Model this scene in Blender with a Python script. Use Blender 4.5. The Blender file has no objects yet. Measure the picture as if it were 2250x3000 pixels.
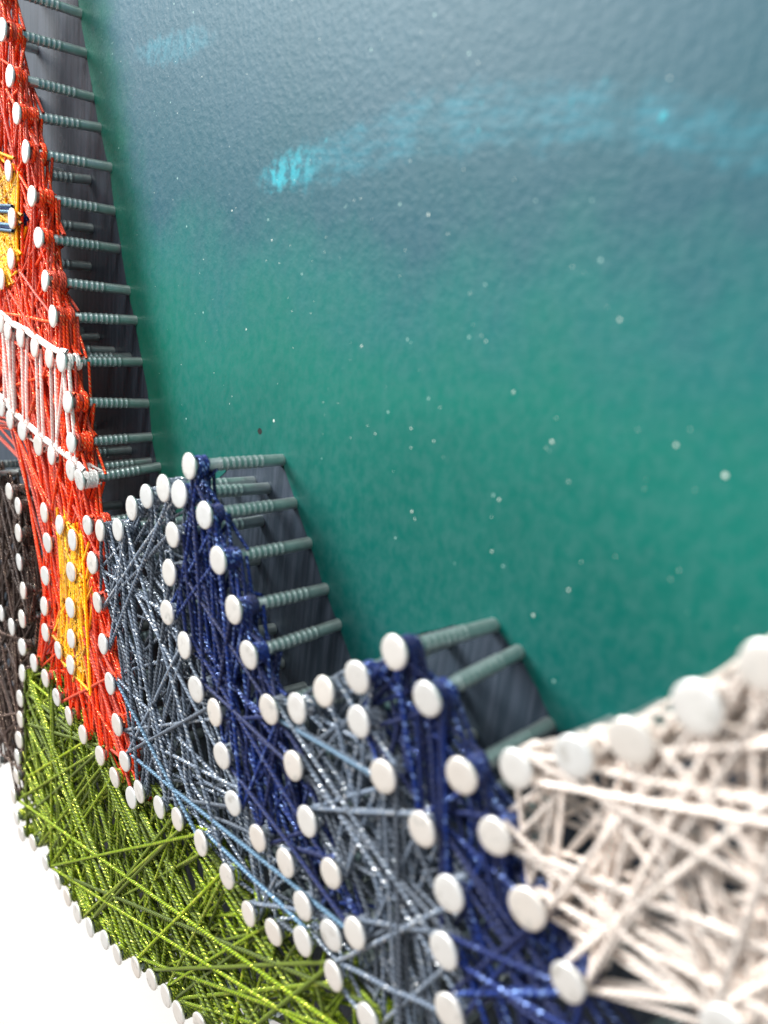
import bpy, bmesh, math, random
import numpy as np
from mathutils import Vector, Matrix

# ------------------------------------------------------------------ camera, light, exposure
random.seed(11); RNG = np.random.default_rng(11)
MM = 0.001
NAIL_L = 15.856            # free length of a nail, mm
CAM_DIST = 54.583          # camera to the plane of the nail heads, mm
# camera axes measured from the photograph, given in (board right, into board, board up)
R_ = Vector((0.65705677, 0.29723638, -0.69276759))
N_ = Vector((0.74425, -0.11152, 0.65802)).normalized()
U_ = Vector((0.11837138, -0.94826438, -0.29458935))
scene = bpy.context.scene
col = scene.collection
cam_d = bpy.data.cameras.new('camera'); cam = bpy.data.objects.new('camera', cam_d); col.objects.link(cam)
ax = [Vector((R_[i], N_[i], U_[i])).normalized() for i in range(3)]     # image right, image down, forward
m3 = Matrix((ax[0], -ax[1], -ax[2])).transposed()
cam.matrix_world = Matrix.Translation((0, -(NAIL_L + CAM_DIST) * MM, 0)) @ m3.to_4x4()
cam_d.sensor_fit = 'VERTICAL'; cam_d.sensor_height = 36.0; cam_d.lens = 2345.38 / 3000 * 36.0
cam_d.clip_start = 0.005; cam_d.clip_end = 20.0
cam_d.dof.use_dof = True; cam_d.dof.focus_distance = 0.145; cam_d.dof.aperture_fstop = cam_d.lens / 1.6
scene.camera = cam
world = bpy.data.worlds.new('World'); scene.world = world; world.use_nodes = True
bg = world.node_tree.nodes['Background']; bg.inputs[1].default_value = 0.46
wt_ = world.node_tree; tcw = wt_.nodes.new('ShaderNodeTexCoord'); spw = wt_.nodes.new('ShaderNodeSeparateXYZ'); rmw = wt_.nodes.new('ShaderNodeValToRGB')
wt_.links.new(tcw.outputs['Generated'], spw.inputs[0]); mrw = wt_.nodes.new('ShaderNodeMapRange'); wt_.links.new(spw.outputs[2], mrw.inputs[0]); mrw.inputs[1].default_value = -1.
wt_.links.new(mrw.outputs[0], rmw.inputs[0]); wt_.links.new(rmw.outputs[0], bg.inputs[0])      # pale room, cool above; warm tint below added for the nail heads' reflections
rmw.color_ramp.elements[0].position = .12; rmw.color_ramp.elements[0].color = (1.0, .80, .66, 1)
rmw.color_ramp.elements[1].position = .55; rmw.color_ramp.elements[1].color = (.84, .93, 1.0, 1)
def area(name, loc, target, sx, sy, power, color):
    l = bpy.data.lights.new(name, 'AREA'); l.shape = 'RECTANGLE'; l.size = sx; l.size_y = sy
    l.energy = power; l.color = color
    o = bpy.data.objects.new(name, l); col.objects.link(o)
    o.location = loc; o.rotation_euler = (Vector(target) - Vector(loc)).to_track_quat('-Z', 'Y').to_euler()
    return o
area('window_light', (-1.05, -0.95, 0.62), (-0.1, 0, -0.04), 0.55, 0.6, 42.0, (1.0, 0.985, 0.96))
area('ceiling_light', (0.10, -0.55, 1.15), (-0.1, 0, -0.04), 0.5, 0.35, 11.0, (1.0, 0.96, 0.9))
vs = scene.view_settings
vs.view_transform = 'Standard'; vs.look = 'None'; vs.exposure = 0.05; vs.gamma = 1.0; vs.use_curve_mapping = False

# ------------------------------------------------------------------ helpers
def link(o, parent=None):
    col.objects.link(o)
    if parent is not None: o.parent = parent
    return o
def obj(name, me, parent=None, mat=None, kind=None, label=None):
    if mat is not None:
        me.materials.clear(); me.materials.append(mat)
    o = bpy.data.objects.new(name, me); link(o, parent)
    if kind: o['kind'] = kind
    if label: o['label'] = label
    return o
def from_bm(name, bm, smooth=True):
    me = bpy.data.meshes.new(name); bm.normal_update(); bm.to_mesh(me); bm.free()
    if smooth: me.polygons.foreach_set('use_smooth', [True] * len(me.polygons))
    return me

class NT:
    def __init__(s, name):
        s.m = bpy.data.materials.new(name); s.m.use_nodes = True; s.t = s.m.node_tree
        s.b = s.t.nodes['Principled BSDF']
    def n(s, typ, **k):
        nd = s.t.nodes.new(typ)
        for a, v in k.items(): setattr(nd, a, v)
        return nd
    def l(s, a, b): s.t.links.new(a, b)
    def math(s, op, a, b=None, c=None, clamp=False):
        nd = s.n('ShaderNodeMath', operation=op, use_clamp=clamp)
        for i, v in enumerate((a, b, c)):
            if v is None: continue
            if isinstance(v, (int, float)): nd.inputs[i].default_value = v
            else: s.l(v, nd.inputs[i])
        return nd.outputs[0]
    def mix(s, fac, a, b, mode='MIX'):
        nd = s.n('ShaderNodeMix', data_type='RGBA', blend_type=mode)
        for sock, v in ((nd.inputs[0], fac), (nd.inputs[6], a), (nd.inputs[7], b)):
            if isinstance(v, (int, float)): sock.default_value = v
            elif isinstance(v, tuple): sock.default_value = (*v[:3], 1)
            else: s.l(v, sock)
        return nd.outputs[2]
    def noise(s, vec, scale, detail=3, rough=.55):
        nd = s.n('ShaderNodeTexNoise'); nd.inputs['Scale'].default_value = scale
        nd.inputs['Detail'].default_value = detail; nd.inputs['Roughness'].default_value = rough
        s.l(vec, nd.inputs['Vector']); return nd.outputs[0]
    def smooth(s, v, a, b, lo=0., hi=1.):
        nd = s.n('ShaderNodeMapRange', interpolation_type='SMOOTHSTEP')
        s.l(v, nd.inputs[0])
        for i, q in enumerate((a, b, lo, hi)): nd.inputs[i + 1].default_value = q
        return nd.outputs[0]
    def mmcoord(s, sx=1., sy=1., sz=1.):
        tc = s.n('ShaderNodeTexCoord'); mp = s.n('ShaderNodeMapping')
        mp.inputs['Scale'].default_value = (1000 * sx, 1000 * sy, 1000 * sz)
        s.l(tc.outputs['Object'], mp.inputs[0]); return mp.outputs[0]
    def bump(s, height, dist, strength=1.):
        nd = s.n('ShaderNodeBump'); nd.inputs['Distance'].default_value = dist; nd.inputs['Strength'].default_value = strength
        s.l(height, nd.inputs['Height']); s.l(nd.outputs[0], s.b.inputs['Normal']); return nd

# ------------------------------------------------------------------ materials
def mat_thread(name, base, dark, spark, rough=.38, metallic=0.25, bump=True, fmet=.75):
    """twisted metallised thread: u runs along it in mm, v goes once round (its whole part numbers the strand)"""
    t = NT(name)
    uv = t.n('ShaderNodeUVMap'); sp = t.n('ShaderNodeSeparateXYZ'); t.l(uv.outputs[0], sp.inputs[0])
    u, v = sp.outputs[0], sp.outputs[1]
    fr = t.math('FRACT', v); idn = t.math('FLOOR', v)
    wn = t.n('ShaderNodeTexWhiteNoise', noise_dimensions='1D'); t.l(idn, wn.inputs['W'])
    rv = wn.outputs['Value']
    ph = t.math('ADD', t.math('MULTIPLY', u, 1 / .8), t.math('MULTIPLY', fr, 2.0))
    ply = t.math('SINE', t.math('MULTIPLY', ph, 2 * math.pi))
    ply01 = t.math('MULTIPLY_ADD', ply, .5, .5)
    fine = t.math('SINE', t.math('MULTIPLY', t.math('ADD', t.math('MULTIPLY', u, 3.1), t.math('MULTIPLY', fr, 9.0)), 2 * math.pi))
    groove = t.smooth(ply01, .0, .42)
    c = t.mix(groove, dark, base)
    # flecks of the shiny filament wound into the yarn
    cm = t.n('ShaderNodeCombineXYZ'); t.l(t.math('MULTIPLY', u, 2.3), cm.inputs[0]); t.l(t.math('MULTIPLY', fr, 3.0), cm.inputs[1]); t.l(idn, cm.inputs[2])
    wz = t.n('ShaderNodeTexWhiteNoise', noise_dimensions='3D')
    fl = t.n('ShaderNodeVectorMath', operation='FLOOR'); t.l(cm.outputs[0], fl.inputs[0]); t.l(fl.outputs[0], wz.inputs['Vector'])
    sel = t.math('GREATER_THAN', rv, .40)
    fleck = t.math('MULTIPLY', t.smooth(wz.outputs['Value'], .68, .80), t.math('MULTIPLY', sel, t.smooth(ply01, .45, .8)))
    c = t.mix(fleck, c, spark)
    vary = t.n('ShaderNodeHueSaturation'); t.l(c, vary.inputs['Color'])
    t.l(t.math('MULTIPLY_ADD', rv, .85, .6), vary.inputs['Value']); t.l(t.math('MULTIPLY_ADD', rv, .2, .92), vary.inputs['Saturation'])
    t.l(vary.outputs[0], t.b.inputs['Base Color'])
    t.l(t.math('MULTIPLY_ADD', fleck, fmet - metallic, metallic), t.b.inputs['Metallic'])
    t.l(t.math('MULTIPLY_ADD', fleck, -.14, rough), t.b.inputs['Roughness'])
    t.b.inputs['Sheen Weight'].default_value = .06; t.b.inputs['Sheen Roughness'].default_value = .4
    h = t.math('MULTIPLY_ADD', fine, .18, ply01) if bump else fine
    t.bump(h, .00010 if bump else .00002, .9)
    return t.m

M_RED = mat_thread('red_thread', (1., .088, .018), (.58, .016, .010), (1., .36, .20), metallic=.1)
M_ORANGE = mat_thread('orange_thread', (1., .52, .0), (.95, .36, .0), (1., .82, .12), metallic=.0, fmet=.1)
M_WHITE = mat_thread('white_thread', (.90, .87, .85), (.74, .70, .68), (.95, .95, .95), metallic=0., rough=.5)
M_WHITE_BOUNCE = mat_thread('white_thread_red_bounce', (.93, .80, .76), (.80, .62, .58), (.98, .92, .9), metallic=0., rough=.5)  # white thread with the red web's bounce light put into its colour
M_GREY = mat_thread('grey_thread', (.19, .235, .30), (.022, .034, .060), (.85, .93, 1.), metallic=.2)
M_NAVY = mat_thread('navy_thread', (.007, .028, .17), (.002, .005, .04), (.34, .48, .95), metallic=.2)
M_BLUE = mat_thread('pale_blue_thread', (.17, .31, .45), (.05, .12, .22), (.85, .96, 1.), metallic=.3)
M_GREEN = mat_thread('green_thread', (.225, .315, .016), (.030, .070, .008), (.90, .98, .20), metallic=.25)
M_BROWN = mat_thread('brown_thread', (.105, .066, .054), (.014, .008, .008), (.50, .38, .30), metallic=.25)
M_CREAM = mat_thread('cream_thread', (.92, .84, .77), (.62, .50, .44), (.98, .95, .88), metallic=0., rough=.5)

def mat_nail_shank():
    t = NT('nail_shank_steel'); c = t.mmcoord()
    nz = t.noise(c, .9, 3)
    t.l(t.mix(nz, (.34, .42, .42), (.54, .62, .62)), t.b.inputs['Base Color'])
    t.b.inputs['Metallic'].default_value = .75
    t.l(t.math('MULTIPLY_ADD', nz, .2, .24), t.b.inputs['Roughness'])
    t.bump(t.noise(c, 4., 2), .00003, .5)
    return t.m
def mat_nail_head():
    t = NT('nail_head_zinc'); c = t.mmcoord()
    oi = t.n('ShaderNodeObjectInfo')
    ad = t.n('ShaderNodeVectorMath', operation='ADD'); sc_ = t.n('ShaderNodeVectorMath', operation='SCALE'); t.l(oi.outputs['Location'], sc_.inputs[0]); sc_.inputs['Scale'].default_value = 1000.
    t.l(c, ad.inputs[0]); t.l(sc_.outputs[0], ad.inputs[1]); c = ad.outputs[0]
    nz = t.noise(c, .55, 4)
    base = t.mix(oi.outputs['Random'], (.92, .95, .95), (.95, .91, .85))
    t.l(t.mix(t.smooth(nz, .54, .72), base, (.66, .66, .63)), t.b.inputs['Base Color'])
    t.b.inputs['Metallic'].default_value = .7
    t.l(t.math('MULTIPLY_ADD', nz, .25, .28), t.b.inputs['Roughness'])
    t.bump(t.noise(c, 1.6, 3), .00006, .45)
    return t.m
def mat_board():
    t = NT('dark_stained_wood'); c = t.mmcoord(.9, .9, .045); c2 = t.mmcoord()
    g = t.noise(c, 1.0, 4, .6)
    k = t.mix(t.smooth(g, .36, .66), (.024, .038, .055), (.050, .066, .092))
    t.l(k, t.b.inputs['Base Color']); t.b.inputs['Roughness'].default_value = .5; t.b.inputs['Specular IOR Level'].default_value = .22
    t.bump(t.math('ADD', g, t.math('MULTIPLY', t.noise(c2, 1.2, 2), .3)), .00012, .6)
    return t.m
def mat_sky():
    t = NT('painted_night_sky'); c = t.mmcoord(); sp = t.n('ShaderNodeSeparateXYZ'); t.l(c, sp.inputs[0])
    X, Z = sp.outputs[0], sp.outputs[2]
    big = t.noise(c, .032, 4, .6); mid = t.noise(c, .16, 4, .6)
    cst = t.mmcoord(.62, .62, .5); stip = t.noise(cst, 1.0, 4, .62)
    zz = t.math('ADD', t.math('ADD', Z, t.math('MULTIPLY_ADD', big, 34., -17.)), t.math('MULTIPLY_ADD', mid, 9., -4.5))
    zz = t.math('ADD', zz, t.math('MULTIPLY', t.math('ADD', X, 70.), -.02))
    rp = t.n('ShaderNodeValToRGB'); t.l(t.smooth(zz, -52, 42), rp.inputs[0])
    rp.inputs[0].links[0].from_node.interpolation_type = 'LINEAR'
    e = rp.color_ramp.elements
    stops = [(0., (.001, .078, .074)), (.22, (.001, .104, .084)), (.40, (.004, .142, .112)), (.52, (.010, .132, .130)), (.64, (.018, .092, .122)), (.80, (.030, .100, .140)), (1., (.030, .108, .156))]
    while len(e) < len(stops): e.new(.5)
    for el, (p, q) in zip(e, stops): el.position = p; el.color = (*q, 1)
    base = rp.outputs[0]
    # green glow that the painter left along the tower's edge
    dx = t.math('SUBTRACT', X, t.math('MULTIPLY_ADD', Z, -.473, -159.9))
    edge = t.math('MULTIPLY', t.smooth(t.math('ADD', dx, t.math('MULTIPLY_ADD', mid, 14, -7)), 1., 21., 1., 0.), .8)
    base = t.mix(edge, base, (.008, .165, .100))
    # brushed cyan cloud: centre line and half-width as curves over x
    def curve(pts, lo, hi):
        mr = t.n('ShaderNodeMapRange'); t.l(X, mr.inputs[0]); mr.inputs[1].default_value = -170; mr.inputs[2].default_value = 30
        fc = t.n('ShaderNodeFloatCurve'); t.l(mr.outputs[0], fc.inputs['Value'])
        cu = fc.mapping.curves[0]; q = [((a + 170) / 200, (b - lo) / (hi - lo)) for a, b in pts]
        while len(cu.points) < len(q): cu.points.new(.5, .5)
        for p, v in zip(cu.points, q): p.location = v
        fc.mapping.update()
        return t.math('MULTIPLY_ADD', fc.outputs[0], hi - lo, lo)
    jit = t.math('MULTIPLY_ADD', t.noise(c, .30, 6, .72), 8., -4.)
    cc = curve([(-170, 8), (-110, 9.8), (-100, 11.3), (-89, 13.2), (-75, 16.), (-57, 16.2), (-46, 15.3), (-34, 13.3), (-10, 9), (30, 4)], -20, 40)
    hw = curve([(-170, 0), (-111, 0.), (-106, 1.6), (-98, 2.3), (-89, 2.7), (-75, 2.9), (-57, 2.5), (-46, 2.0), (-34, 1.6), (30, 1.2)], 0, 8)
    off = t.math('ABSOLUTE', t.math('SUBTRACT', t.math('ADD', Z, jit), cc))
    rim = t.math('SUBTRACT', off, hw)
    cloud = t.smooth(rim, -1.4, 1.6, 1., 0.)
    cloud = t.math('MULTIPLY', cloud, t.smooth(X, -112, -106))
    brush = t.smooth(t.noise(t.mmcoord(.10, .10, .5), 2.2, 4, .65), .34, .64, .18, 1.)
    base = t.mix(t.math('MULTIPLY', cloud, t.math('MULTIPLY', brush, t.smooth(mid, .34, .60, .14, .46))), base, (.035, .27, .36))
    drop = t.math('MULTIPLY', cloud, t.smooth(stip, .64, .72)); base = t.mix(t.math('MULTIPLY', drop, .7), base, (.03, .52, .62))
    tip = t.math('MULTIPLY', t.math('MULTIPLY', cloud, t.smooth(X, -104, -92, 1., 0.)), t.smooth(stip, .40, .58))
    base = t.mix(t.math('MULTIPLY', tip, .75), base, (.02, .42, .52))
    # second faint cloud
    c3 = t.math('ADD', t.math('POWER', t.math('DIVIDE', t.math('ADD', X, 139.), 15.), 2.), t.math('POWER', t.math('DIVIDE', t.math('SUBTRACT', t.math('ADD', Z, jit), 30.), 2.6), 2.))
    base = t.mix(t.math('MULTIPLY', t.smooth(c3, .2, 1.2, 1., 0.), t.smooth(stip, .35, .65, .08, .4)), base, (.05, .30, .40))
    # fine mottling of the pigment and dust
    base = t.mix(t.smooth(stip, .3, .72, 0., .22), base, t.mix(.5, base, (.16, .24, .27)))
    vo = t.n('ShaderNodeTexVoronoi'); t.l(c, vo.inputs['Vector']); vo.inputs['Scale'].default_value = .36
    ds = t.math('MULTIPLY', t.smooth(vo.outputs['Distance'], .045, .075, 1., 0.), t.math('GREATER_THAN', t.noise(c, .21, 1), .56))
    base = t.mix(t.math('MULTIPLY', ds, .7), base, (.40, .62, .58))
    t.l(base, t.b.inputs['Base Color'])
    t.l(t.math('MULTIPLY_ADD', stip, .18, .36), t.b.inputs['Roughness'])
    t.b.inputs['Specular IOR Level'].default_value = .17
    st2 = t.noise(c, .75, 3, .6)
    amp = t.smooth(t.math('ADD', Z, t.math('MULTIPLY_ADD', big, 30., -15.)), -22., 8., .25, 1.)
    h = t.math('MULTIPLY', t.math('ADD', t.smooth(st2, .35, .7), t.math('MULTIPLY', stip, .7)), amp)
    t.bump(h, .000042, .8)
    return t.m
def mat_plain(name, rgb, rough=.6, nscale=None, amp=.06, bump=0):
    t = NT(name); c = t.mmcoord()
    nz = t.noise(c, nscale or .02, 5)
    t.l(t.mix(nz, tuple(v * (1 - amp) for v in rgb), tuple(min(1, v * (1 + amp)) for v in rgb)), t.b.inputs['Base Color'])
    t.b.inputs['Roughness'].default_value = rough
    if bump: t.bump(t.noise(c, .8, 4), bump, .5)
    return t.m
M_SHANK, M_HEAD, M_BOARD, M_SKY = mat_nail_shank(), mat_nail_head(), mat_board(), mat_sky()
M_WALL = mat_plain('white_wall_paint', (.70, .69, .67), .7, .012, .035, .00006)
M_SPECK = mat_plain('white_paint_speck', (.62, .70, .64), .5)
M_HOLE = mat_plain('bare_hole_dark', (.006, .008, .008), .9)

# ------------------------------------------------------------------ nail positions on the board (mm, right / up)
RED_EDGE = [(-182.5, 48), (-178.8, 40.4), (-175.3, 32.6), (-171.5, 24.6), (-168.2, 18.1), (-163.8, 11.6), (-160.7, 4.0), (-157.5, -3.0), (-154.4, -10.3), (-150.6, -16.2), (-143.5, -30.5), (-141.8, -37.6), (-134.1, -51.0), (-131.8, -57.4), (-129.4, -64.2), (-126.6, -71.3), (-123.4, -77.8), (-120.1, -84.5), (-116.6, -90.1)]
RED_LEFT = [(-201, 46), (-203, 36), (-202, 26), (-203, 16), (-204, -26), (-205, -35), (-203, -47), (-195, 54), (-189, 53)]
RED_IN = [(-155.6, -55.4), (-153.9, -61.2), (-155.3, -68.9), (-156.0, -76.0), (-155.4, -81.8)]
ORANGE_UP = [(-173.4, 8.3), (-172.8, -7.9), (-179.1, -12.3), (-187, 11), (-193, 3), (-190, -10)]
ORANGE_LOW = [(-147.4, -55.2), (-141.0, -56.2), (-141.6, -62.9), (-141.9, -70.5), (-141.4, -76.9), (-148.2, -82.6), (-141.7, -82.8)]
BOW = [(-171.8, -0.3), (-190, -0.6)]
WHITE_UP = [(-196, -20.6), (-188, -21.0), (-180.4, -21.3), (-175.7, -22.4), (-168.1, -22.5), (-160.1, -23.3), (-152.5, -24.1), (-146.5, -23.7)]
WHITE_LOW = [(-197, -38.6), (-189, -39.0), (-181.0, -39.3), (-175.4, -40.9), (-167.8, -41.5), (-158.7, -42.3), (-151.5, -42.5), (-142.0, -42.9), (-137.9, -43.6)]
BROWN = [(-176.7, -57.1), (-171.1, -58.7), (-171.2, -64.9), (-171.1, -71.7), (-168.7, -77.5), (-169.7, -84.8), (-176.9, -89.9), (-170.0, -91.9), (-170.3, -98.7), (-184.4, -89.6), (-172.0, -106.2), (-172.1, -111.8), (-173.3, -118.1), (-174.7, -123.6), (-175.7, -129.8), (-178.2, -137.0)]
BROWN_LEFT = [(-186, -56), (-195, -56), (-200, -66), (-201, -78), (-200, -90), (-201, -102), (-200, -114), (-201, -126), (-198, -133), (-190, -134)]
GREY_A_TOP = [(-128.7, -50.2), (-121.4, -47.6), (-116.5, -42.3), (-111.4, -38.8), (-106.0, -35.9)]
GREY_A_RIGHT = [(-102.5, -42.2), (-103.1, -48.5), (-103.2, -55.2), (-97.5, -58.2), (-93.3, -63.6), (-87.8, -64.6), (-85.1, -70.3), (-81.4, -76.0), (-74.7, -77.4), (-68.1, -76.7), (-63.7, -80.3), (-57.7, -80.1)]
GREY_B_LEFT = [(-74.7, -57.1), (-68.5, -61.9), (-64.7, -67.8), (-59.1, -71.7), (-53.7, -76.4)]
GREY_B_TOP = [(-68.9, -53.8), (-64.2, -49.0)]
PEAK_B = [(-58.7, -44.4)]
GREY_B_RIGHT = [(-57.6, -49.5), (-52.6, -53.7), (-45.9, -56.1), (-41.0, -60.7), (-40.4, -67.6), (-38.3, -74.0)]
NAVY_A = [(-101.1, -35.4), (-98.6, -30.5), (-93.7, -36.3), (-89.4, -41.5), (-84.7, -47.0), (-80.3, -51.8)]
NAVY_B = [(-53.5, -38.8), (-48.0, -41.6), (-42.0, -47.1), (-36.9, -50.7), (-31.9, -55.3), (-26.4, -59.2), (-20, -64), (-15, -70), (-25, -81)]
SHORE = [(-162.5, -92.3), (-155.6, -92.7), (-149.2, -94.0), (-142.6, -94.9), (-135.3, -95.1), (-127.1, -95.1), (-120.6, -96.0), (-113.5, -95.8), (-110.6, -92.7), (-103.1, -91.0), (-96.9, -89.2), (-89.4, -88.6), (-81.5, -89.0), (-75.4, -91.0), (-69.2, -89.2), (-62.9, -85.4), (-56.4, -85.4), (-49.6, -86.0), (-43, -87.5), (-36.5, -89)]
RIM = [(-176.4, -142.2), (-172.7, -144.6), (-164.7, -141.7), (-156.5, -141.4), (-148.9, -141.0), (-143.1, -141.0), (-137.6, -141.0), (-130.9, -139.3), (-123.4, -136.2), (-117.6, -135.0), (-109.5, -131.0), (-103.2, -128.3), (-97.8, -127.1), (-93.2, -126.7), (-86.3, -122.5), (-79.5, -119.5), (-72.5, -116.5), (-65.5, -112.5), (-58.5, -108.5), (-51.5, -104), (-44.5, -99.5)]
CREAM = [(-36.0, -42.6), (-30.6, -38.1), (-26.0, -34.0), (-21.6, -28.5), (-17.8, -23.3)]
CREAM_OUT = [(-12.5, -18), (-7, -13), (-1, -10), (5, -16), (8, -26), (7, -37), (2, -47), (-5, -55), (-13.4, -52.2)]
ALL_NAILS = RED_EDGE + RED_LEFT + RED_IN + ORANGE_UP + ORANGE_LOW + BOW + WHITE_UP + WHITE_LOW + BROWN + BROWN_LEFT + GREY_A_TOP + GREY_A_RIGHT + GREY_B_LEFT + GREY_B_TOP + PEAK_B + GREY_B_RIGHT + NAVY_A + NAVY_B + SHORE + RIM + CREAM + CREAM_OUT
NP = np.array(ALL_NAILS)

# ------------------------------------------------------------------ wall and board
BC, BR, BT = (-200.0, 78.0), 240.0, 18.0          # round board: centre, radius, thickness
bm = bmesh.new(); bmesh.ops.create_grid(bm, x_segments=2, y_segments=2, size=1.6)
bmesh.ops.rotate(bm, verts=bm.verts, matrix=Matrix.Rotation(math.pi / 2, 3, 'X'))
wall = obj('wall', from_bm('wall', bm, False), None, M_WALL, 'structure', 'plain white painted wall behind the round string art board')
wall.location = (-.2, BT * MM, .0)

root = bpy.data.objects.new('string_art', None); link(root)
root.empty_display_size = .02
root['label'] = 'round teal painted board with a nail and coloured thread skyline'
root['category'] = 'string art'

bm = bmesh.new(); prof = [(0, 0), (BR - 1.2, 0), (BR - .35, .35), (BR, 1.2), (BR, BT - 1.2), (BR - .35, BT - .35), (BR - 1.2, BT - .02), (0, BT - .02)]
SEG = 192; rings = []
for r, y in prof:
    if r == 0: rings.append([bm.verts.new((BC[0] * MM, y * MM, BC[1] * MM))])
    else: rings.append([bm.verts.new(((BC[0] + r * math.cos(2 * math.pi * k / SEG)) * MM, y * MM, (BC[1] + r * math.sin(2 * math.pi * k / SEG)) * MM)) for k in range(SEG)])
for a, b in zip(rings, rings[1:]):
    for k in range(SEG):
        k2 = (k + 1) % SEG
        if len(a) == 1: bm.faces.new((a[0], b[k], b[k2]))
        elif len(b) == 1: bm.faces.new((a[k], b[0], a[k2]))
        else: bm.faces.new((a[k], b[k], b[k2], a[k2]))
bmesh.ops.recalc_face_normals(bm, faces=bm.faces)
board = obj('wooden_board', from_bm('wooden_board', bm, False), root, M_BOARD, label='dark stained round wooden board')

# painted sky: a thin coat of paint masked along the skyline
line = [(-232, 155)] + RED_EDGE[:12] + [(-136.5, -47)] + GREY_A_TOP[:2] + [(-117.5, -39.5), (-112, -34.5), (-106, -32.6)] + NAVY_A[1:] + [GREY_B_LEFT[0], (-69.6, -50.4), (-65, -45.4), (-59.6, -41.8)] + NAVY_B[:3] + CREAM + CREAM_OUT[:3] + [(20, 4)]
arc = []
a0 = math.atan2(4 - BC[1], 20 - BC[0]); a1 = math.atan2(155 - BC[1], -232 - BC[0])
for k in range(41):
    a = a0 + (a1 - a0) * k / 40; arc.append((BC[0] + 238 * math.cos(a), BC[1] + 238 * math.sin(a)))
poly = []
for i, (p, q) in enumerate(zip(line, line[1:])):
    n = max(1, int(math.dist(p, q) / 1.6))
    for k in range(n):
        f = k / n; poly.append((p[0] + (q[0] - p[0]) * f + random.gauss(0, .09) + .25, p[1] + (q[1] - p[1]) * f + random.gauss(0, .09)))
poly += [line[-1]] + arc
bm = bmesh.new(); vs_ = [bm.verts.new((x * MM, -.09 * MM, z * MM)) for x, z in poly]
fc = bm.faces.new(vs_); res = bmesh.ops.triangulate(bm, faces=[fc])
fr_ = list(bm.faces)
ext = bmesh.ops.extrude_face_region(bm, geom=fr_)
bmesh.ops.translate(bm, verts=[v for v in ext['geom'] if isinstance(v, bmesh.types.BMVert)], vec=(0, .085 * MM, 0))
bmesh.ops.recalc_face_normals(bm, faces=bm.faces)
obj('painted_sky', from_bm('painted_sky', bm, False), board, M_SKY, label='teal and green painted night sky with a cyan cloud')

def disc(bm, x, z, y0, y1, rx, rz, seg=9, jit=.12):
    lo = [bm.verts.new(((x + rx * math.cos(a) * (1 + random.uniform(-jit, jit))) * MM, y0 * MM, (z + rz * math.sin(a) * (1 + random.uniform(-jit, jit))) * MM)) for a in [2 * math.pi * k / seg for k in range(seg)]]
    top = bm.verts.new((x * MM, y1 * MM, z * MM))
    for k in range(seg): bm.faces.new((lo[k], lo[(k + 1) % seg], top))
SPECKS = [(-101.1, -25.1, .40), (-72.8, 6.1, .28), (-110.6, -12.5, .30), (-82.3, -10.8, .26), (-71.0, -19.4, .22), (-55.8, -11.8, .24), (-49.6, -15.9, .32), (-35.8, -12.9, .30), (-30.6, -14.4, .42), (-44.0, -30.9, .24), (-47.8, -35.5, .28), (-55.3, -24.1, .26), (-68.9, -29.8, .26), (-68.2, -30.6, .2), (-44.4, -2.5, .26), (-60.9, -7.0, .2), (-66.8, -20.0, .2), (-77.6, -21.6, .2), (-105.3, 1.3, .26), (-117.0, 5.0, .24), (-55.1, -30.4, .22), (-46.6, -19.5, .18)]
bm = bmesh.new()
for x, z, r in SPECKS: r *= .58; disc(bm, x, z, -.095, -.15, r * random.uniform(.9, 1.1), r * random.uniform(.9, 1.2))
for k in range(150):
    x = random.uniform(-172, -20); z = random.uniform(-30, 45)
    if x < -155 - .473 * z - 2: continue
    r = random.uniform(.04, .10); disc(bm, x, z, -.095, -.12, r, r, 6)
bmesh.ops.recalc_face_normals(bm, faces=bm.faces)
obj('paint_splatter', from_bm('paint_splatter', bm), board, M_SPECK, 'stuff', 'tiny white paint specks like stars')
bm = bmesh.new(); disc(bm, -104.7, -27.6, -.10, -.11, .62, .50, 14, .06)
obj('nail_hole', from_bm('nail_hole', bm, False), board, M_HOLE, label='small empty black nail hole')

# ------------------------------------------------------------------ nails
def lathe(profile, seg):
    bm = bmesh.new(); rr = []
    for r, z in profile:
        rr.append([bm.verts.new((0, 0, z * MM))] if r == 0 else [bm.verts.new((r * math.cos(2 * math.pi * k / seg) * MM, r * math.sin(2 * math.pi * k / seg) * MM, z * MM)) for k in range(seg)])
    for a, b in zip(rr, rr[1:]):
        for k in range(seg):
            k2 = (k + 1) % seg
            if len(a) == 1: bm.faces.new((a[0], b[k2], b[k]))
            elif len(b) == 1: bm.faces.new((a[k], a[k2], b[0]))
            else: bm.faces.new((a[k], a[k2], b[k2], b[k]))
    bmesh.ops.recalc_face_normals(bm, faces=bm.faces)
    return bm
SH_R = .95
def shank_mesh(i):
    pr = [(0, -3.0), (SH_R, -2.8), (SH_R, .2), (SH_R * .985, 3.2 + i * .7)]
    z = 3.6 + i * .7
    for k in range(8 + (i % 2)):                       # rolled grip marks below the head
        pr += [(SH_R * .985, z), (SH_R * 1.075, z + .17), (SH_R * 1.075, z + .36), (SH_R * .97, z + .52)]; z += .98
    pr += [(SH_R * .98, NAIL_L - 1.4), (SH_R * 1.05, NAIL_L - .75), (SH_R * 1.25, NAIL_L - .45)]
    me = from_bm('nail_shank', lathe(pr, 12)); me.materials.append(M_SHANK); return me
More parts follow.
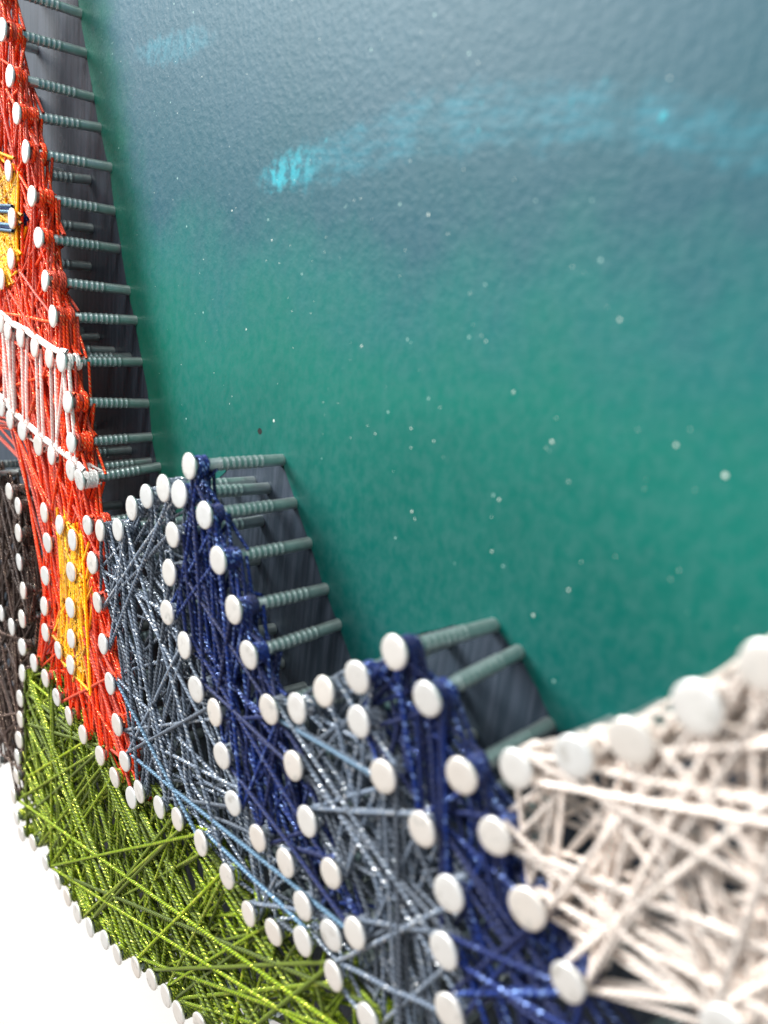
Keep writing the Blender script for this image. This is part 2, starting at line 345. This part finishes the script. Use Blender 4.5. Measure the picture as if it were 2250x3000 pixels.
def head_mesh(i):
    L = NAIL_L; R = 2.0 + (.04, -.05, 0)[i]
    pr = [(0, L + .015), (R * .55, L + .01), (R * .90, L - .005), (R * .965, L - .05), (R, L - .15), (R * .985, L - .42), (R * .9, L - .52), (SH_R * 1.25, L - .6)]
    bm = lathe(pr, 22)
    for v in bm.verts:                                  # stamped heads are never quite round
        a = math.atan2(v.co.y, v.co.x); v.co.x *= 1 + .025 * math.sin(2 * a + i); v.co.y *= 1 + .02 * math.cos(3 * a + i * 2)
    me = from_bm('nail_head', bm); me.materials.append(M_HEAD); return me
SHANKS = [shank_mesh(i) for i in range(3)]; HEADS = [head_mesh(i) for i in range(3)]
NDIR = []
for i, (x, z) in enumerate(ALL_NAILS):
    tx, tz = random.gauss(0, .032), random.gauss(0, .032)
    dv = Vector((tx, -1, tz)); NDIR.append((tx, tz)); dvn = dv.normalized()
    o = bpy.data.objects.new('nail', SHANKS[i % 3]); link(o, root)
    base = Vector((x, -NAIL_L, z)) - dv * NAIL_L
    o.location = base * MM
    q = dvn.to_track_quat('Z', 'Y'); o.rotation_mode = 'QUATERNION'
    from mathutils import Quaternion
    o.rotation_quaternion = q @ Quaternion((0, 0, 1), random.uniform(0, 6.28))
    h = bpy.data.objects.new('nail_head', HEADS[random.randrange(3)]); link(h, o)
    s = random.uniform(.94, 1.04); h.scale = (s, s * random.uniform(.97, 1.03), 1)

# ------------------------------------------------------------------ threads
TH_R = .268
idc = [0]
def tubes(name, lines, radius=TH_R, sides=6, twist=False):
    """many poly-lines (arrays n x 3, mm) as one mesh of round thread with u = mm along, v = id + turn"""
    V, F, UV = [], [], []; base = 0
    ang = np.arange(sides) * 2 * np.pi / sides
    for pts in lines:
        pts = np.asarray(pts, float)
        if twist:
            seg = np.linalg.norm(np.diff(pts, axis=0), axis=1); s = np.concatenate([[0], np.cumsum(seg)])
            n = max(8, int(s[-1] * 6)); ss = np.linspace(0, s[-1], n)
            pts = np.stack([np.interp(ss, s, pts[:, k]) for k in range(3)], 1)
        d = np.gradient(pts, axis=0); d /= np.linalg.norm(d, axis=1)[:, None] + 1e-12
        ref = np.array([0, 1., 0]);
        a = np.cross(d, ref); bad = np.linalg.norm(a, axis=1) < .2
        a[bad] = np.cross(d[bad], [1., 0, .3]); a /= np.linalg.norm(a, axis=1)[:, None]
        b = np.cross(d, a)
        s = np.concatenate([[0], np.cumsum(np.linalg.norm(np.diff(pts, axis=0), axis=1))])
        n = len(pts)
        rad = np.full((n, sides), radius)
        if twist: rad = radius * (1.04 + .24 * np.cos(2 * ang[None, :] + 2 * np.pi * s[:, None] / .8 + base))
        ring = pts[:, None, :] + rad[:, :, None] * (np.cos(ang)[None, :, None] * a[:, None, :] + np.sin(ang)[None, :, None] * b[:, None, :])
        V.append(ring.reshape(-1, 3))
        i, j = np.meshgrid(np.arange(n - 1), np.arange(sides), indexing='ij'); j2 = (j + 1) % sides
        q = np.stack([i * sides + j, i * sides + j2, (i + 1) * sides + j2, (i + 1) * sides + j], -1).reshape(-1, 4)
        F.append(q + base)
        idc[0] += 1; k = idc[0] % 4000; u0 = random.uniform(0, 50)
        va = k + .02 + .95 * j / sides; vb = k + .02 + .95 * (j + 1) / sides
        uu = np.stack([s[i], s[i], s[i + 1], s[i + 1]], -1) + u0; vv = np.stack([va, vb, vb, va], -1)
        UV.append(np.stack([uu, vv], -1).reshape(-1, 2)); base += n * sides
    V = np.concatenate(V) * MM; F = np.concatenate(F); UV = np.concatenate(UV)
    me = bpy.data.meshes.new(name)
    me.vertices.add(len(V)); me.vertices.foreach_set('co', V.ravel())
    me.loops.add(len(F) * 4); me.loops.foreach_set('vertex_index', F.ravel().astype(np.int32))
    me.polygons.add(len(F)); me.polygons.foreach_set('loop_start', np.arange(len(F), dtype=np.int32) * 4)
    me.polygons.foreach_set('loop_total', np.full(len(F), 4, np.int32))
    me.update(calc_edges=True); me.polygons.foreach_set('use_smooth', np.ones(len(F), bool))
    uvl = me.uv_layers.new(name='UVMap'); uvl.data.foreach_set('uv', UV.ravel())
    me.validate(); return me

def inside(poly, p):
    x, z = p; c = False; j = len(poly) - 1
    for i in range(len(poly)):
        xi, zi = poly[i]; xj, zj = poly[j]
        if (zi > z) != (zj > z) and x < (xj - xi) * (z - zi) / (zj - zi) + xi: c = not c
        j = i
    return c
YT, YB = -.945 * NAIL_L, -.70 * NAIL_L            # thread layer under the heads
def clear(a, b, tol=1.15):
    d = b - a; L = np.linalg.norm(d); t = ((NP - a) @ d) / (L * L)
    m = (t > .06) & (t < .94); w = np.abs((NP[:, 0] - a[0]) * d[1] - (NP[:, 1] - a[1]) * d[0]) / L
    return not np.any(m & (w < tol))
def chord(a, b, y0, y1, rt=TH_R, poly=None):
    a = np.array(a, float); b = np.array(b, float); d = (b - a) / np.linalg.norm(b - a); nrm = np.array([-d[1], d[0]])
    o = SH_R * 1.02 + rt
    if poly is not None:
        sg = 1 if inside(poly, (a + b) / 2 + nrm * 1.2) else -1
        nrm = nrm * sg; a2 = a + nrm * o * random.uniform(.2, 1.); b2 = b + nrm * o * random.uniform(.2, 1.)
    else: a2 = a + nrm * o * random.choice((-1, 1)); b2 = b + nrm * o * random.choice((-1, 1))
    p = np.array([[a2[0], y0, a2[1]], [b2[0], y1, b2[1]]])
    k = np.linspace(0, 1, 5)[:, None]; pts = p[0] + (p[1] - p[0]) * k
    pts[1:4] += RNG.normal(0, .05, (3, 3)); return pts
def wrap(p, y, turns, rt=TH_R * .85, grow=0.):
    n = int(12 * turns) + 1; t = np.linspace(0, 2 * np.pi * turns, n) + random.uniform(0, 6)
    r = SH_R * 1.02 + rt * .95 + grow + RNG.normal(0, .05, n)
    return np.stack([p[0] + r * np.cos(t), y + np.linspace(0, rt * 1.75 * turns, n) + RNG.normal(0, .03, n), p[1] + r * np.sin(t)], 1)
def web(nails, poly, n, lmin, lmax, prefer=None, lat=0., tol=1.15):
    out = []; N = np.array(nails); tries = 0
    while len(out) < n and tries < n * 60:
        tries += 1
        i, j = random.randrange(len(N)), random.randrange(len(N))
        if i == j: continue
        a, b = N[i], N[j]; L = np.linalg.norm(b - a)
        if not lmin < L < lmax: continue
        if prefer and random.random() > prefer((b - a) / L, L): continue
        mid = [a + (b - a) * f for f in (.2, .35, .5, .65, .8)]
        if not all(inside(poly, m) for m in mid): continue
        if not clear(a, b, tol): continue
        y = random.uniform(YT + .3, YB); y1 = min(YB, max(YT + .2, y + random.gauss(0, .45)))
        if lat: a = a + RNG.normal(0, lat, 2) * (1.25, .7); b = b + RNG.normal(0, lat, 2) * (1.25, .7)
        out.append(chord(a, b, y, y1))
    return out
def perimeter(nails, passes=2, closed=False, poly=None):
    out = []; seq = list(zip(nails, nails[1:] + (nails[:1] if closed else [])))[:len(nails) - (0 if closed else 1)]
    for k in range(passes):
        for a, b in seq:
            out.append(chord(a, b, random.uniform(YT + .2, YB), random.uniform(YT + .2, YB), poly=poly))
    return out
def wraps(nails, lo=2.2, hi=4.2, grow=0.):
    out = []
    for p in nails:
        out.append(wrap(p, random.uniform(YT, YT + .5), random.uniform(lo, hi), grow=grow))
        if random.random() < .7: out.append(wrap(p, random.uniform(YT + 1.4, YT + 2.0), random.uniform(1.5, 3.), grow=grow + .12))
    return out
def fit_strand(nails, s):
    """the pair of nails whose straight line passes through the two points seen"""
    N = np.array(nails); p, q = np.array(s[:2]), np.array(s[2:]); best = None
    for i in range(len(N)):
        for j in range(len(N)):
            if i == j: continue
            a, b = N[i], N[j]; d = b - a; L = np.linalg.norm(d)
            if L < 5: continue
            d = d / L; tp, tq = (p - a) @ d, (q - a) @ d
            if tp > tq: continue
            e = abs((p - a)[0] * d[1] - (p - a)[1] * d[0]) + abs((q - a)[0] * d[1] - (q - a)[1] * d[0])
            e += 1.2 * max(0, -tp) + 1.2 * max(0, tq - L) + .04 * L
            if best is None or e < best[0]: best = (e, a, b)
    return best[1], best[2]
def build_web(name, mat, lines, parent=root, label=None, nstrand=0, strands=(), smat=None):
    """one thread wound to and fro: its tangle is one part; the strands lying on top are sub-parts of their own"""
    ordered = sorted(lines, key=lambda l: l[:, 1].mean())
    top = [l for l in ordered if len(l) == 5][:nstrand]; ids = {id(l) for l in top}
    o = obj(name, tubes(name, [l for l in ordered if id(l) not in ids]), parent, mat, 'stuff', label)
    for l in top: obj('strand', tubes('strand', [l], twist=True, sides=8), o, smat or mat)
    for l in strands: obj('strand', tubes('strand', [l], twist=True, sides=8, radius=TH_R * 1.08), o, smat or mat)
    return o
YS = YT + .12
def seen(nails, lst): return [chord(*fit_strand(nails, s), YS + random.uniform(-.1, .3), YS + random.uniform(-.1, .3)) for s in lst]

# --- red tower
red_poly = [(-183, 55)] + RED_EDGE + [(-113.5, -96.5), (-163, -93.2), (-166, -58), (-205, -49), (-206, 56)]
red_n = RED_EDGE + RED_LEFT + RED_IN + ORANGE_LOW + ORANGE_UP + SHORE[:8] + WHITE_UP + WHITE_LOW
vert = lambda d, L: .25 + .75 * abs(d[1]) ** 2
red = web(red_n, red_poly, 800, 5, 60, vert) + perimeter(RED_EDGE, 3, poly=red_poly) + wraps(RED_EDGE, 3, 4, .15) + wraps(RED_EDGE, 1, 2, .45) + wraps(RED_IN + SHORE[:8])
build_web('red_thread', M_RED, red, label='red metallic thread filling the tower', nstrand=50)
# --- orange ornaments
ou = [(-170.5, 13), (-169.5, -12), (-180, -16), (-196, -13), (-197, 14)]
ol = [(-151, -52), (-138, -54), (-137.5, -86), (-151, -85)]
org = web(ORANGE_UP + BOW, ou, 170, 4, 40, None, 1.3, .0) + wraps(ORANGE_UP)
for l in org: l[:, 1] = np.maximum(l[:, 1] - 1.6, YT + .1)
build_web('orange_thread', M_ORANGE, org, label='orange thread ornament high on the red tower', nstrand=6)
org = web(ORANGE_LOW, ol, 150, 4, 40, None, 2.6, .0) + wraps(ORANGE_LOW)
for l in org: l[:, 1] = np.maximum(l[:, 1] - 1.6, YT + .1)
build_web('orange_thread', M_ORANGE, org, label='orange thread ornament at the foot of the red tower', nstrand=12)
bow = []
for k in range(7):
    dz = (1.75 if k % 2 else -1.75) + random.uniform(-.3, .3); y = YT - .30 + .30 * (k // 2)
    bow.append(np.array([[-190, y, -.6 + dz], [-180, y, -.4 + dz], [-171.8, y, -.3 + dz]]))
bow += wraps([BOW[0]] * 2, 3, 4, .15)
build_web('navy_thread', M_NAVY, bow, label='navy and white thread bar across the orange ornament', strands=[np.array([[-190, YT - .5, -.6 + q], [-172, YT - .5, -.3 + q]]) for q in (-2.3, -1.2, 1.2, 2.3)], smat=M_BLUE)
# --- white banded balcony
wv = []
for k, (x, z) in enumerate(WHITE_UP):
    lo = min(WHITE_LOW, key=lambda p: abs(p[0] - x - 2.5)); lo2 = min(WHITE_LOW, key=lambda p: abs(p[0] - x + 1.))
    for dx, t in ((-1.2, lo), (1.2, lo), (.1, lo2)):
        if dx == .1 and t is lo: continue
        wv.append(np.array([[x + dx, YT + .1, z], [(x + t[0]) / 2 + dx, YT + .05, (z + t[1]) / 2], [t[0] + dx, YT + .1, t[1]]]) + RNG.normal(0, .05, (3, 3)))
rows = perimeter(WHITE_UP, 4) + perimeter(WHITE_LOW, 5) + wraps(WHITE_UP + WHITE_LOW, 1.5, 2.5, .05) + wraps([WHITE_LOW[-1]] * 3, 3, 5, .25)
def border(row):
    out = []
    for q in range(3):
        out.append(np.array([[x, YT + .02 + .16 * q + .1 * math.sin(i * 2.1), z + 1.35 + .28 * q] for i, (x, z) in enumerate(row)]))
    return out
wt = build_web('white_thread', M_WHITE, rows, label='white thread wound along the two rows of the balcony', strands=border(WHITE_UP) + border(WHITE_LOW))
for l in wv: obj('strand', tubes('strand', [l], twist=False, sides=8, radius=.36), wt, M_WHITE_BOUNCE)
# --- brown building
bp = [(-165.5, -54), (-166.5, -92), (-169, -106), (-175.5, -139), (-200, -142), (-204, -54)]
brown = web(BROWN + BROWN_LEFT, bp, 260, 5, 60, vert) + perimeter(BROWN, 2) + wraps(BROWN)
build_web('brown_thread', M_BROWN, brown, label='dark brown thread filling the low building beside the tower', nstrand=25)
# --- green shore
gp = [(-164, -91.5)] + SHORE + [(-40, -99)] + RIM[::-1] + [(-179, -138), (-173, -107), (-169, -92)]
gn = SHORE + RIM + BROWN[8:]
GS = [(-175.0, -135.8, -133.3, -98.9), (-115.2, -114.9, -104.6, -101.7), (-113.3, -112.3, -95.7, -90.5), (-97.4, -112.2, -85.4, -93.5), (-92.6, -112.8, -81.3, -91.9), (-69.6, -105.2, -60.0, -89.0), (-168.8, -100.8, -131.2, -119.8), (-99.5, -116.6, -81.9, -109.4), (-78.2, -100.6, -60.8, -93.9), (-148.1, -148.7, -128.0, -129.2), (-146.2, -133.9, -135.1, -124.5), (-75.4, -102.7, -62.8, -92.1), (-160.3, -109.6, -135.1, -122.4), (-110.8, -107.3, -96.8, -92.4), (-76.2, -107.2, -69.2, -104.5), (-171.2, -105.6, -171.3, -140.0), (-143.6, -102.6, -142.4, -124.9), (-156.1, -102.0, -154.6, -122.3)]
green = web(gn, gp, 340, 8, 75) + perimeter(RIM, 2) + perimeter(SHORE, 1) + wraps(RIM, 5, 7, .2) + wraps(SHORE, 1, 2)
build_web('green_thread', M_GREEN, green, label='green metallic thread filling the ground', nstrand=50, strands=seen(gn, GS))
# --- grey sails
ga = GREY_A_TOP + [NAVY_A[0]] + GREY_A_RIGHT + SHORE[6:17][::-1] + RED_EDGE[:12:-1]
gan = GREY_A_TOP + GREY_A_RIGHT + SHORE[7:17] + RED_EDGE[13:] + NAVY_A[:1]
gsl = [(-112.9, -48.3, -108.2, -40.5), (-113.2, -50.8, -105.5, -45.8), (-131.1, -63.2, -122.2, -57.3), (-129.5, -70.4, -123.6, -61.4), (-114.8, -88.4, -99.1, -62.2), (-109.1, -83.4, -96.7, -70.0), (-121.9, -51.0, -117.8, -71.8), (-116.8, -55.3, -110.7, -70.9), (-100.0, -52.2, -108.4, -67.9), (-76.9, -90.8, -65.3, -79.7)]
grey = web(gan, ga, 112, 6, 60) + perimeter(GREY_A_TOP + GREY_A_RIGHT, 2) + perimeter(SHORE[7:17], 2) + wraps(GREY_A_TOP + GREY_A_RIGHT + SHORE[7:17])
build_web('grey_thread', M_GREY, grey, label='slate grey metallic thread filling the taller sail', nstrand=50, strands=seen(gan, gsl))
gb = GREY_B_LEFT[:1] + GREY_B_TOP + PEAK_B + GREY_B_RIGHT + [(-36.5, -89), (-43, -88), (-49.6, -87), (-56.4, -86.4)] + GREY_B_LEFT[:0:-1]
gbn = GREY_B_LEFT + GREY_B_TOP + PEAK_B + GREY_B_RIGHT + SHORE[16:]
gsl = [(-67.8, -58.8, -50.3, -67.0), (-55.2, -84.8, -49.3, -70.5), (-50.5, -63.2, -46.4, -83.5), (-54.0, -83.9, -47.5, -84.6), (-46.5, -79.7, -40.7, -78.8), (-56.8, -61.8, -51.6, -58.5), (-52.0, -53.6, -50.0, -62.8), (-50.1, -77.0, -45.8, -71.4)]
grey = web(gbn, gb, 78, 5, 45) + perimeter(GREY_B_TOP + PEAK_B + GREY_B_RIGHT, 2) + perimeter(GREY_B_LEFT + SHORE[16:], 2) + wraps(GREY_B_LEFT + GREY_B_TOP + GREY_B_RIGHT)
build_web('grey_thread', M_GREY, grey, label='slate grey metallic thread filling the shorter sail', nstrand=25, strands=seen(gbn, gsl))
bl = [(-122.4, -78.1, -111.5, -81.6), (-114.2, -89.0, -84.0, -82.6), (-86.5, -87.8, -79.2, -87.5), (-69.5, -57.5, -56.3, -53.4)]
pb = perimeter([GREY_A_TOP[0]] + GREY_A_TOP[1:4], 1) + perimeter(GREY_B_TOP + PEAK_B, 1)
build_web('pale_blue_thread', M_BLUE, pb, label='pale blue metallic thread outlining the grey sails', strands=seen(gan + gbn, bl))
# --- navy sides
na = NAVY_A[1:] + GREY_B_LEFT + GREY_A_RIGHT[::-1] + NAVY_A[:1]
nan = NAVY_A + GREY_B_LEFT + GREY_A_RIGHT
nsl = [(-88.2, -63.3, -72.4, -63.6), (-82.6, -71.3, -65.7, -75.2), (-100.3, -33.3, -100.1, -51.1), (-97.1, -40.2, -95.0, -54.0), (-90.8, -48.9, -84.4, -63.9), (-83.5, -49.0, -87.4, -54.4)]
navy = web(nan, na, 110, 4, 50, vert) + perimeter(NAVY_A + GREY_B_LEFT, 3, poly=na) + wraps(NAVY_A, 4, 6, .06)
build_web('navy_thread', M_NAVY, navy, label='navy blue thread shading the side of the taller sail', nstrand=25, strands=seen(nan, nsl))
nb = PEAK_B + NAVY_B + GREY_B_RIGHT[::-1]
nbn = PEAK_B + NAVY_B + GREY_B_RIGHT
nsl = [(-52.7, -40.8, -49.4, -51.2), (-48.7, -43.7, -45.9, -49.1), (-35.5, -64.9, -29.5, -66.4), (-35.8, -65.7, -29.9, -60.7)]
navy = web(nbn, nb, 105, 4, 45, vert) + perimeter(PEAK_B + NAVY_B, 3, poly=nb) + wraps(PEAK_B + NAVY_B, 4, 6, .06)
build_web('navy_thread', M_NAVY, navy, label='navy blue thread shading the side of the shorter sail', nstrand=15, strands=seen(nbn, nsl))
# --- cream building
cp = CREAM + CREAM_OUT + [(-22, -60)] + [NAVY_B[5], NAVY_B[4], NAVY_B[3], (-40, -46)]
cn = CREAM + CREAM_OUT + NAVY_B[3:6]
csl = [(-28.4, -40.1, -14.7, -36.8), (-36.1, -49.2, -26.6, -53.3), (-23.0, -56.7, -18.0, -39.1), (-17.3, -52.2, -13.1, -42.9), (-33.6, -39.1, -28.6, -41.6)]
cream = web(cn, cp, 190, 6, 50) + perimeter(CREAM + CREAM_OUT[:4], 4) + wraps(CREAM + CREAM_OUT, 3, 5, .1)
build_web('cream_thread', M_CREAM, cream, label='cream thread filling the building beside the sails', nstrand=15, strands=seen(cn, csl))
